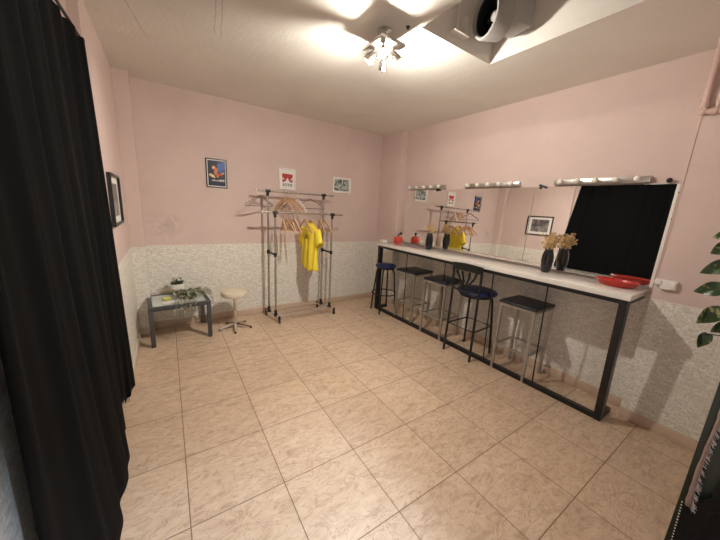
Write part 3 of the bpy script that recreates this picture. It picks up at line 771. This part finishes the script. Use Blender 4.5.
# large picture on the left wall
t, w, h = picture('framed_picture', 'black-framed picture with white mount hanging on the left wall', (XL, .815, 1.472), .50, .385, M['frameblack'], .018, .026, PI/2)
b = MB(); panel(b, -w/2, w/2, -h/2, h/2, -.006); b.build('mount', M['matwhite'], t)
b = MB(); panel(b, -w/2+.055, w/2-.075, -h/2+.05, h/2-.05, -.0075); b.build('artwork', M['art_land'], t)

# ------------------------------------------------------------------ curtain
b = MB(); NY, NZ = 150, 44; rows = []
R = random.Random(4)
for j in range(NZ+1):
    f = j/NZ; row = []
    for i in range(NY+1):
        s = i/NY
        yt = .20-1.48*s; yb_ = .47-1.75*s
        y = yt+(yb_-yt)*f
        top = 2.335-.05*min(1, max(0, (.2-yt)/.5))+.006*math.sin(s*75)
        bot = .03+.025*max(0, math.sin(s*22+.4))+(.05 if .13 < s < .22 else 0)
        z = top+(bot-top)*f
        env = (.012+.012*f)*(1-.55*math.exp(-((s-.38)/.16)**2))
        x = .128+env*((1-.7*f)*math.sin(s*46+.6)+(1-.8*f)*.5*math.sin(s*83+1.1+f*.7)+(.35+.5*f)*math.sin(s*15+f*1.2+.5))
        x += .072*f*f*math.exp(-((s-.62)/.22)**2)-.02*f*math.exp(-((s-.18)/.05)**2)
        row.append((max(x, .092+.0*f) if y < .30 else max(x, .140), y, z))
    rows.append(row)
b.grid(rows); ob = b.build('black_curtain', M['curtain'], None, False)
ob.modifiers.new('thick', 'SOLIDIFY').thickness = .003
tag(ob, 'tall black curtain hanging in folds along the left wall', 'curtain')
b = MB(); b.tube([(.128, .235, 2.345), (.128, -.35, 2.300), (.128, -1.25, 2.290)], .007, 8); b.ball((.128, .238, 2.345), .014)
tag(b.build('curtain_rod', M['blackmetal']), 'thin black rod carrying the tall black curtain', 'curtain rod')

# ------------------------------------------------------------------ ceiling spotlight
LX, LY = 1.735, -.425
t = thing('ceiling_spotlight', 'chrome four-spot ceiling lamp on a square plate, lit', 'ceiling lamp', (LX, LY, ZC))
b = MB(); b.bb((-.098, -.110, -.104), (.098, .110, -.084), .003); b.build('base_plate', M['satin'], t)
b = MB(); b.tube([(0, 0, -.080), (0, 0, -.012)], .012, 12); b.lathe([(0, 0), (.05, 0), (.05, -.008), (.02, -.016), (0, -.016)], seg=24); b.build('canopy', M['satin'], t)
for k in range(4):
    a = PI/4+k*PI/2+.12; c, s = math.cos(a), math.sin(a)
    b = MB(); b.tube([(.065*c, .065*s, -.097), (.065*c, .065*s, -.115), (.06*c, .06*s, -.128)], .007, 8); ar = b.build('arm', M['chrome'], t)
    ax = Vector((c*.62, s*.62, -.78)).normalized(); zz = Vector((0, 0, 1)).rotation_difference(ax).to_matrix().to_4x4()
    Mx = Matrix.Translation((.058*c, .058*s, -.122)) @ zz
    b = MB(); b.lathe([(0, -.012), (.012, -.012), (.018, 0), (.022, .02), (.034, .06), (.036, .075), (.034, .075), (.031, .06), (.018, .02), (0, .01)], seg=20, Mx=Mx); sp = b.build('spot_cup', M['chrome'], t)
    b = MB(); b.lathe([(0, .066), (.02, .068), (.032, .072), (.032, .075), (0, .073)], seg=20, Mx=Mx); b.build('lens', M['lit2'], sp)
b = MB(); b.tube([(0, 0, -.097), (0, 0, -.135)], .012, 12); b.build('stem', M['chrome'], t)
b = MB(); b.ball((-.055, -.035, -.178), .013); b.build('lit_bulb', M['lit'], t)
def pl(name, loc, energy, r, col):
    l = bpy.data.lights.new(name, 'POINT'); l.energy = energy; l.shadow_soft_size = r; l.color = col
    o = bpy.data.objects.new(name, l); COL.objects.link(o); o.location = loc; return o
LC = (1, .925, .815)
LP = (LX+.045, LY+.032, ZC-.200)
pl('spot_glow', LP, 64, .03, LC)
l = bpy.data.lights.new('spot_beam', 'SPOT'); l.energy = 16; l.shadow_soft_size = .028; l.color = LC; l.spot_size = math.radians(179.5); l.spot_blend = .06
o = bpy.data.objects.new('spot_beam', l); COL.objects.link(o); o.location = LP
l = bpy.data.lights.new('aimed_spot', 'SPOT'); l.energy = 105; l.shadow_soft_size = .028; l.color = LC; l.spot_size = math.radians(125); l.spot_blend = 1
o = bpy.data.objects.new('aimed_spot', l); COL.objects.link(o); o.location = LP
o.rotation_euler = (Vector((.95, .25, .3))-Vector(LP)).to_track_quat('-Z', 'Y').to_euler()
# ceiling lamp of the next room, shining in through the doorway behind the photographer
pl('next_room_lamp', (1.385, -3.06, 2.485), 230, .07, (.66, .80, 1))
# small bolt on the ceiling
b = MB(); b.lathe([(0, -.014), (.008, -.014), (.010, -.004), (.014, -.003), (.014, 0), (0, 0)], seg=12); ob = b.build('ceiling_hook', M['screwdark']); ob.location = (1.822, -.554, ZC)
tag(ob, 'tiny dark hook on the ceiling beside the square hatch', 'hook')

# ------------------------------------------------------------------ fan unit in the ceiling hatch
fc = Vector((2.313, -.757, 2.805)); axd = Vector((-.90, .30, -.12)).normalized()
t = thing('ventilation_fan', 'grey round ventilation fan unit hanging inside the ceiling hatch', 'fan', fc)
Rm = Vector((0, 0, 1)).rotation_difference(axd).to_matrix().to_4x4()
b = MB(); b.lathe([(.112, .0), (.118, .010), (.130, .010), (.136, .0), (.136, -.12), (.10, -.16), (0, -.16)], seg=36, Mx=Rm); b.lathe([(.112, .0), (.112, -.10), (0, -.10)], seg=36, Mx=Rm); b.build('housing', M['grille'], t)
b = MB(); b.lathe([(.1105, -.008), (.1105, -.098), (0, -.098)], seg=36, Mx=Rm); b.build('duct_liner', M['blackplastic'], t)
b = MB(); b.lathe([(0, -.05), (.022, -.052), (.03, -.06), (.03, -.095), (0, -.095)], seg=20, Mx=Rm); b.build('hub', M['grille'], t)
for k in range(5):
    Mk = Rm @ Matrix.Rotation(k*2*PI/5, 4, 'Z')
    b = MB(); b.grid([[Mk @ Vector(p) for p in ((.028, -.012, -.075), (.07, -.028, -.07), (.104, -.032, -.066))], [Mk @ Vector(p) for p in ((.028, .012, -.095), (.07, .024, -.094), (.104, .03, -.094))]]); bl = b.build('blade', M['blackplastic'], t)
    bl.modifiers.new('thick', 'SOLIDIFY').thickness = .002
b = MB(); bx = Rm @ Vector((0, 0, -.13)); b.box(Vector((.20, -.07, .05)), (.16, .17, .20), (0, 0, -.2), .01)
b.build('motor_box', M['grille'], t)
b = MB(); b.bb((-.17, .10, -.095), (-.02, .155, -.085), .001); b.bb((-.06, .10, -.085), (-.05, .155, .02)); b.tube([(-.12, .13, -.085), (-.12, .13, H2-fc.z-.02)], .006); b.build('bracket', M['white'], t)
b = MB(); b.tube([(.1, -.03, .10), (.1, -.03, H2-fc.z)], .008); b.build('hanging_rod', M['white'], t)

# ------------------------------------------------------------------ right wall fittings
t = thing('wall_switch', 'white box-shaped wall switch on the right wall beside the counter', 'switch', (XN, -1.755, 1.103))
b = MB(); b.bb((-.028, -.042, -.033), (0, .040, .033), .005); b.build('back_box', M['white'], t)
b = MB(); b.bb((-.034, -.036, -.026), (-.028, .0, .026), .003); b.build('rocker', M['white'], t)
b = MB(); b.lathe([(0, .034), (.018, .032), (.025, .02), (.025, 0), (0, 0)], seg=20, Mx=Matrix.Rotation(-PI/2, 4, 'Y')); ob = b.build('wall_plug', M['white']); ob.location = (XN, -1.703, 1.115)
ob.rotation_euler = (0, 0, 0)
tag(ob, 'small rounded white plug at the wall corner beside the white switch', 'plug')
b = MB(); r = .017; xp = XN-r-.003
b.tube([(xp, -1.688, ZC), (xp, -1.688, 2.26), (xp, -1.695, 2.238), (xp, -1.718, 2.23), (xp, -2.6, 2.20)], r, 12)
t = tag(b.build('water_pipe', M['pinkpaint']), 'thick pink-painted pipe turning a corner high on the right wall', 'pipe')
b = MB(); b.tube([(xp, -1.688, 2.285), (xp, -1.688, 2.255)], r+.005, 12); b.tube([(xp, -1.722, 2.23), (xp, -1.75, 2.229)], r+.005, 12); b.ball((xp, -1.692, 2.236), r+.006); o2 = b.build('elbow_joint', M['pinkpaint'], t)
b = MB(); b.tube([(xp+.008, -1.745, ZC), (xp+.008, -1.745, 2.25)], .010, 10)
tag(b.build('water_pipe', M['pinkpaint']), 'thinner pink-painted pipe running down to the horizontal pipe', 'pipe')
t = tag(MB().tube([(XR-.006, -1.67, 1.78), (XR-.012, -1.668, 1.6), (XR-.006, -1.666, 1.3), (XR-.01, -1.665, 1.12)], .004, 6).build('mirror_cable', M['white']), 'thin white cable running down the wall at the mirror edge', 'cable')
for z in (1.745, 1.56):
    b = MB(); b.bb((XR-.022, -1.676, z-.006), (XR-.012, -1.655, z+.006)); b.build('clip', M['blackplastic'], t)
b = MB(); b.tube([(XN-.002, YE-.006, ZC-.42), (XN-.002, YE-.006, 1.15)], .0025, 6)
tag(b.build('wall_cable', M['pinkpaint']), 'thin pale cable running down the wall corner below the pink pipe', 'cable')

# ------------------------------------------------------------------ near right: folding screen, garment, pothos behind it
t = thing('folding_screen', 'dark green lacquered upright screen at the right edge of the photo', 'screen', (2.37, -2.14, 0))
b = MB(); b.bb((-.016, -.022, 0), (.016, .010, 1.75), .003); b.build('post', M['darkgreen'], t)
b = MB(); b.bb((-.016, -.295, 0), (.016, -.265, 1.75), .003); b.build('post', M['darkgreen'], t)
b = MB(); b.bb((-.008, -.265, .03), (.008, -.022, 1.74)); b.build('panel', M['darkgreen'], t)
b = MB(); b.bb((-.016, -.265, 1.72), (.016, -.022, 1.75)); b.bb((-.016, -.265, .0), (.016, -.022, .03)); b.build('rail', M['darkgreen'], t)
# garment hanging on the screen (facing the room, -x)
t = thing('plush_coat', 'black plush coat with pale fringed trim hanging on the dark green screen', 'coat', (2.345, -2.17, 0))
b = MB(); R = random.Random(8); rows = []
for j in range(40):
    f = j/39; row = []; z = 1.70-1.66*f
    for i in range(26):
        s = i/25; y = .024-.10*max(0, .36-z)*0-.235*s
        x = .004-.010*(1+math.sin(s*9+f*1.5))-.006*math.sin(s*25+f*9)
        edge = (.030+.012*math.sin(f*30)) if i == 0 else 0
        if z > .30: yy = y-.060*min(1, (z-.30)/.06)
        else: yy = y
        row.append((x, yy-edge*.3, z))
    rows.append(row)
b.grid(rows); ob = b.build('coat_body', M['blackfur'], t, False); ob.modifiers.new('thick', 'SOLIDIFY').thickness = .008
def strip(path, mat, name, dx):
    b = MB(); rows = []
    for (y0, y1, z) in path:
        rows.append([(dx-.004*math.sin(k*1.3), y0+(y1-y0)*k/5+R.uniform(-.002, .002), z) for k in range(6)])
    b.grid(rows); o = b.build(name, mat, t, False); o.modifiers.new('thick', 'SOLIDIFY').thickness = .006; return o
P_ = []
for k in range(30):
    f = k/29; z = .29+(1.15-.29)*f
    yc = -2.166+.006*math.sin(f*6)+.02*max(0, f-.45); wd = .017-.010*abs(math.sin(f*4))
    P_.append((yc+wd*.6+2.17, yc-wd*.5+2.17, z))
ft = strip(P_, M['fur'], 'plush_trim', -.026); 
b = MB()
for k in range(260):
    f = R.random(); z = .285+(1.15-.285)*f; i = min(28, int(f*29)); y = P_[i][1]
    b.tube([(-.030, y+.003, z), (-.034+R.uniform(-.01, .01), y-R.uniform(.004, .014), z-R.uniform(.004, .016))], .0012, 4)
b.build('fringe', M['furwhite'], ft)
b = MB()
for k in range(16): b.ball((-.024, .026-.0006*k, .29-.016*k), .0028, (1, 1, 1.2), 6, 4)
b.build('bead_edging', M['white'], t)
# pothos behind the screen
t = thing('pothos_plant', 'variegated green climbing pothos with big leaves at the right edge', 'plant', (2.62, -2.285, 0))
o_ = Vector((2.62, -2.285, 0))
b = MB(); b.lathe([(0, 0), (.11, 0), (.12, .01), (.15, .26), (.155, .28), (.145, .28), (.14, .25), (0, .25)], seg=28); b.build('pot', M['ceramic'], t)
b = MB(); b.tube([(0, 0, .25), (0, 0, 1.6)], .022, 10); b.build('moss_pole', M['soil'], t)
b = MB(); R = random.Random(3)
def bigleaf(mb, p, d, ln, w, nrm):
    d = Vector(d).normalized(); nrm = Vector(nrm); nrm = (nrm-d*nrm.dot(d)).normalized(); sd = d.cross(nrm)
    n = 9; rows = []
    for i in range(n+1):
        f = i/n; hw = w/2*(math.sin(PI*min(1, f*.93+.07)**.72))**.9 if f < 1 else 0
        c = Vector(p)+d*ln*f-nrm*ln*.25*f*f
        row = []
        for k in range(-3, 4):
            q = k/3; row.append(c+sd*hw*q+nrm*(abs(q)*hw*.3+.004*math.sin(f*9+k))-d*(ln*.07*abs(q)*(1-f)))
        rows.append(row)
    mb.grid(rows)
leaves = MB(); stems = MB()
main = [(.0, .03, .25), (.01, .05, .7), (.0, .06, 1.1), (-.01, .06, 1.6)]
stems.tube(main, .006, 6)
# (petiole joint y,z, tip y,z, length, width) in world; x about 2.5
LV = [(-2.05, 1.50, -1.965, 1.47, .08, .06), (-2.035, 1.44, -1.985, 1.40, .065, .06), (-2.055, 1.365, -1.96, 1.30, .105, .066), (-2.05, 1.255, -2.005, 1.235, .088, .066),
      (-2.065, 1.16, -2.0, 1.055, .11, .066), (-2.05, 1.035, -2.037, .955, .08, .045), (-2.10, 1.10, -2.06, 1.05, .07, .05)]
for (y0, z0, y1, z1, ln, wd) in LV:
    p = Vector((2.50, y0, z0))-o_; tip = Vector((2.49, y1, z1))-o_
    stems.tube([Vector((0, .05, z0-.06)), (p+Vector((0, .05, z0-.06)))/2+Vector((0, 0, .03)), p], .0028, 6)
    bigleaf(leaves, p, tip-p, ln, wd, (-1, -.25, .25))
for k in range(14):
    a = R.uniform(-2.2, 1.0); z = .45+k*.08; d = Vector((abs(math.cos(a))+.4, -abs(math.sin(a))*.35, 0)); p = d*.05+Vector((0, 0, z))
    stems.tube([Vector((0, .02, z-.05)), p*.5+Vector((0, 0, z*.5+.01)), p], .0028, 6)
    bigleaf(leaves, p, d+Vector((0, 0, -.9)), .10, .07, d*.5+Vector((0, 0, 1)))
stems.build('stems', M['green_leaf'], t); lo = leaves.build('foliage', M['pothos'], t, False)

# ------------------------------------------------------------------ world, camera, settings
w = bpy.data.worlds.new('room_ambient'); S.world = w; w.use_nodes = True
bg = w.node_tree.nodes['Background']; bg.inputs[0].default_value = (.86, .93, 1., 1); bg.inputs[1].default_value = .6

f, yaw, pitch, roll = 288.43196736016205, 0.5923497985987929, 0.2102053025845424, 0.05601579123970454
cyw, syw, cp, sp_, cr, sr = math.cos(yaw), math.sin(yaw), math.cos(pitch), math.sin(pitch), math.cos(roll), math.sin(roll)
fw = Vector((syw*cp, cyw*cp, -sp_)); r0 = Vector((cyw, -syw, 0)); u0 = r0.cross(fw)
r1 = r0*cr+u0*sr; u1 = u0*cr-r0*sr
cam = bpy.data.cameras.new('camera'); cam.sensor_fit = 'HORIZONTAL'; cam.sensor_width = 36; cam.lens = f/720*36; cam.clip_start = .02
co = bpy.data.objects.new('camera', cam); COL.objects.link(co)
Mx = Matrix((r1, u1, -fw)).transposed().to_4x4(); Mx.translation = (.4575768, -2.1904581, 1.5116754)
co.matrix_world = Mx; S.camera = co
S.view_settings.view_transform = 'Standard'; S.view_settings.look = 'None'; S.view_settings.gamma = 1; S.view_settings.use_curve_mapping = False
S.view_settings.exposure = .17
S.cycles.use_denoising = True
S.cycles.max_bounces = 10; S.cycles.diffuse_bounces = 6; S.cycles.glossy_bounces = 6
S.cycles.caustics_reflective = True; S.cycles.sample_clamp_indirect = 6
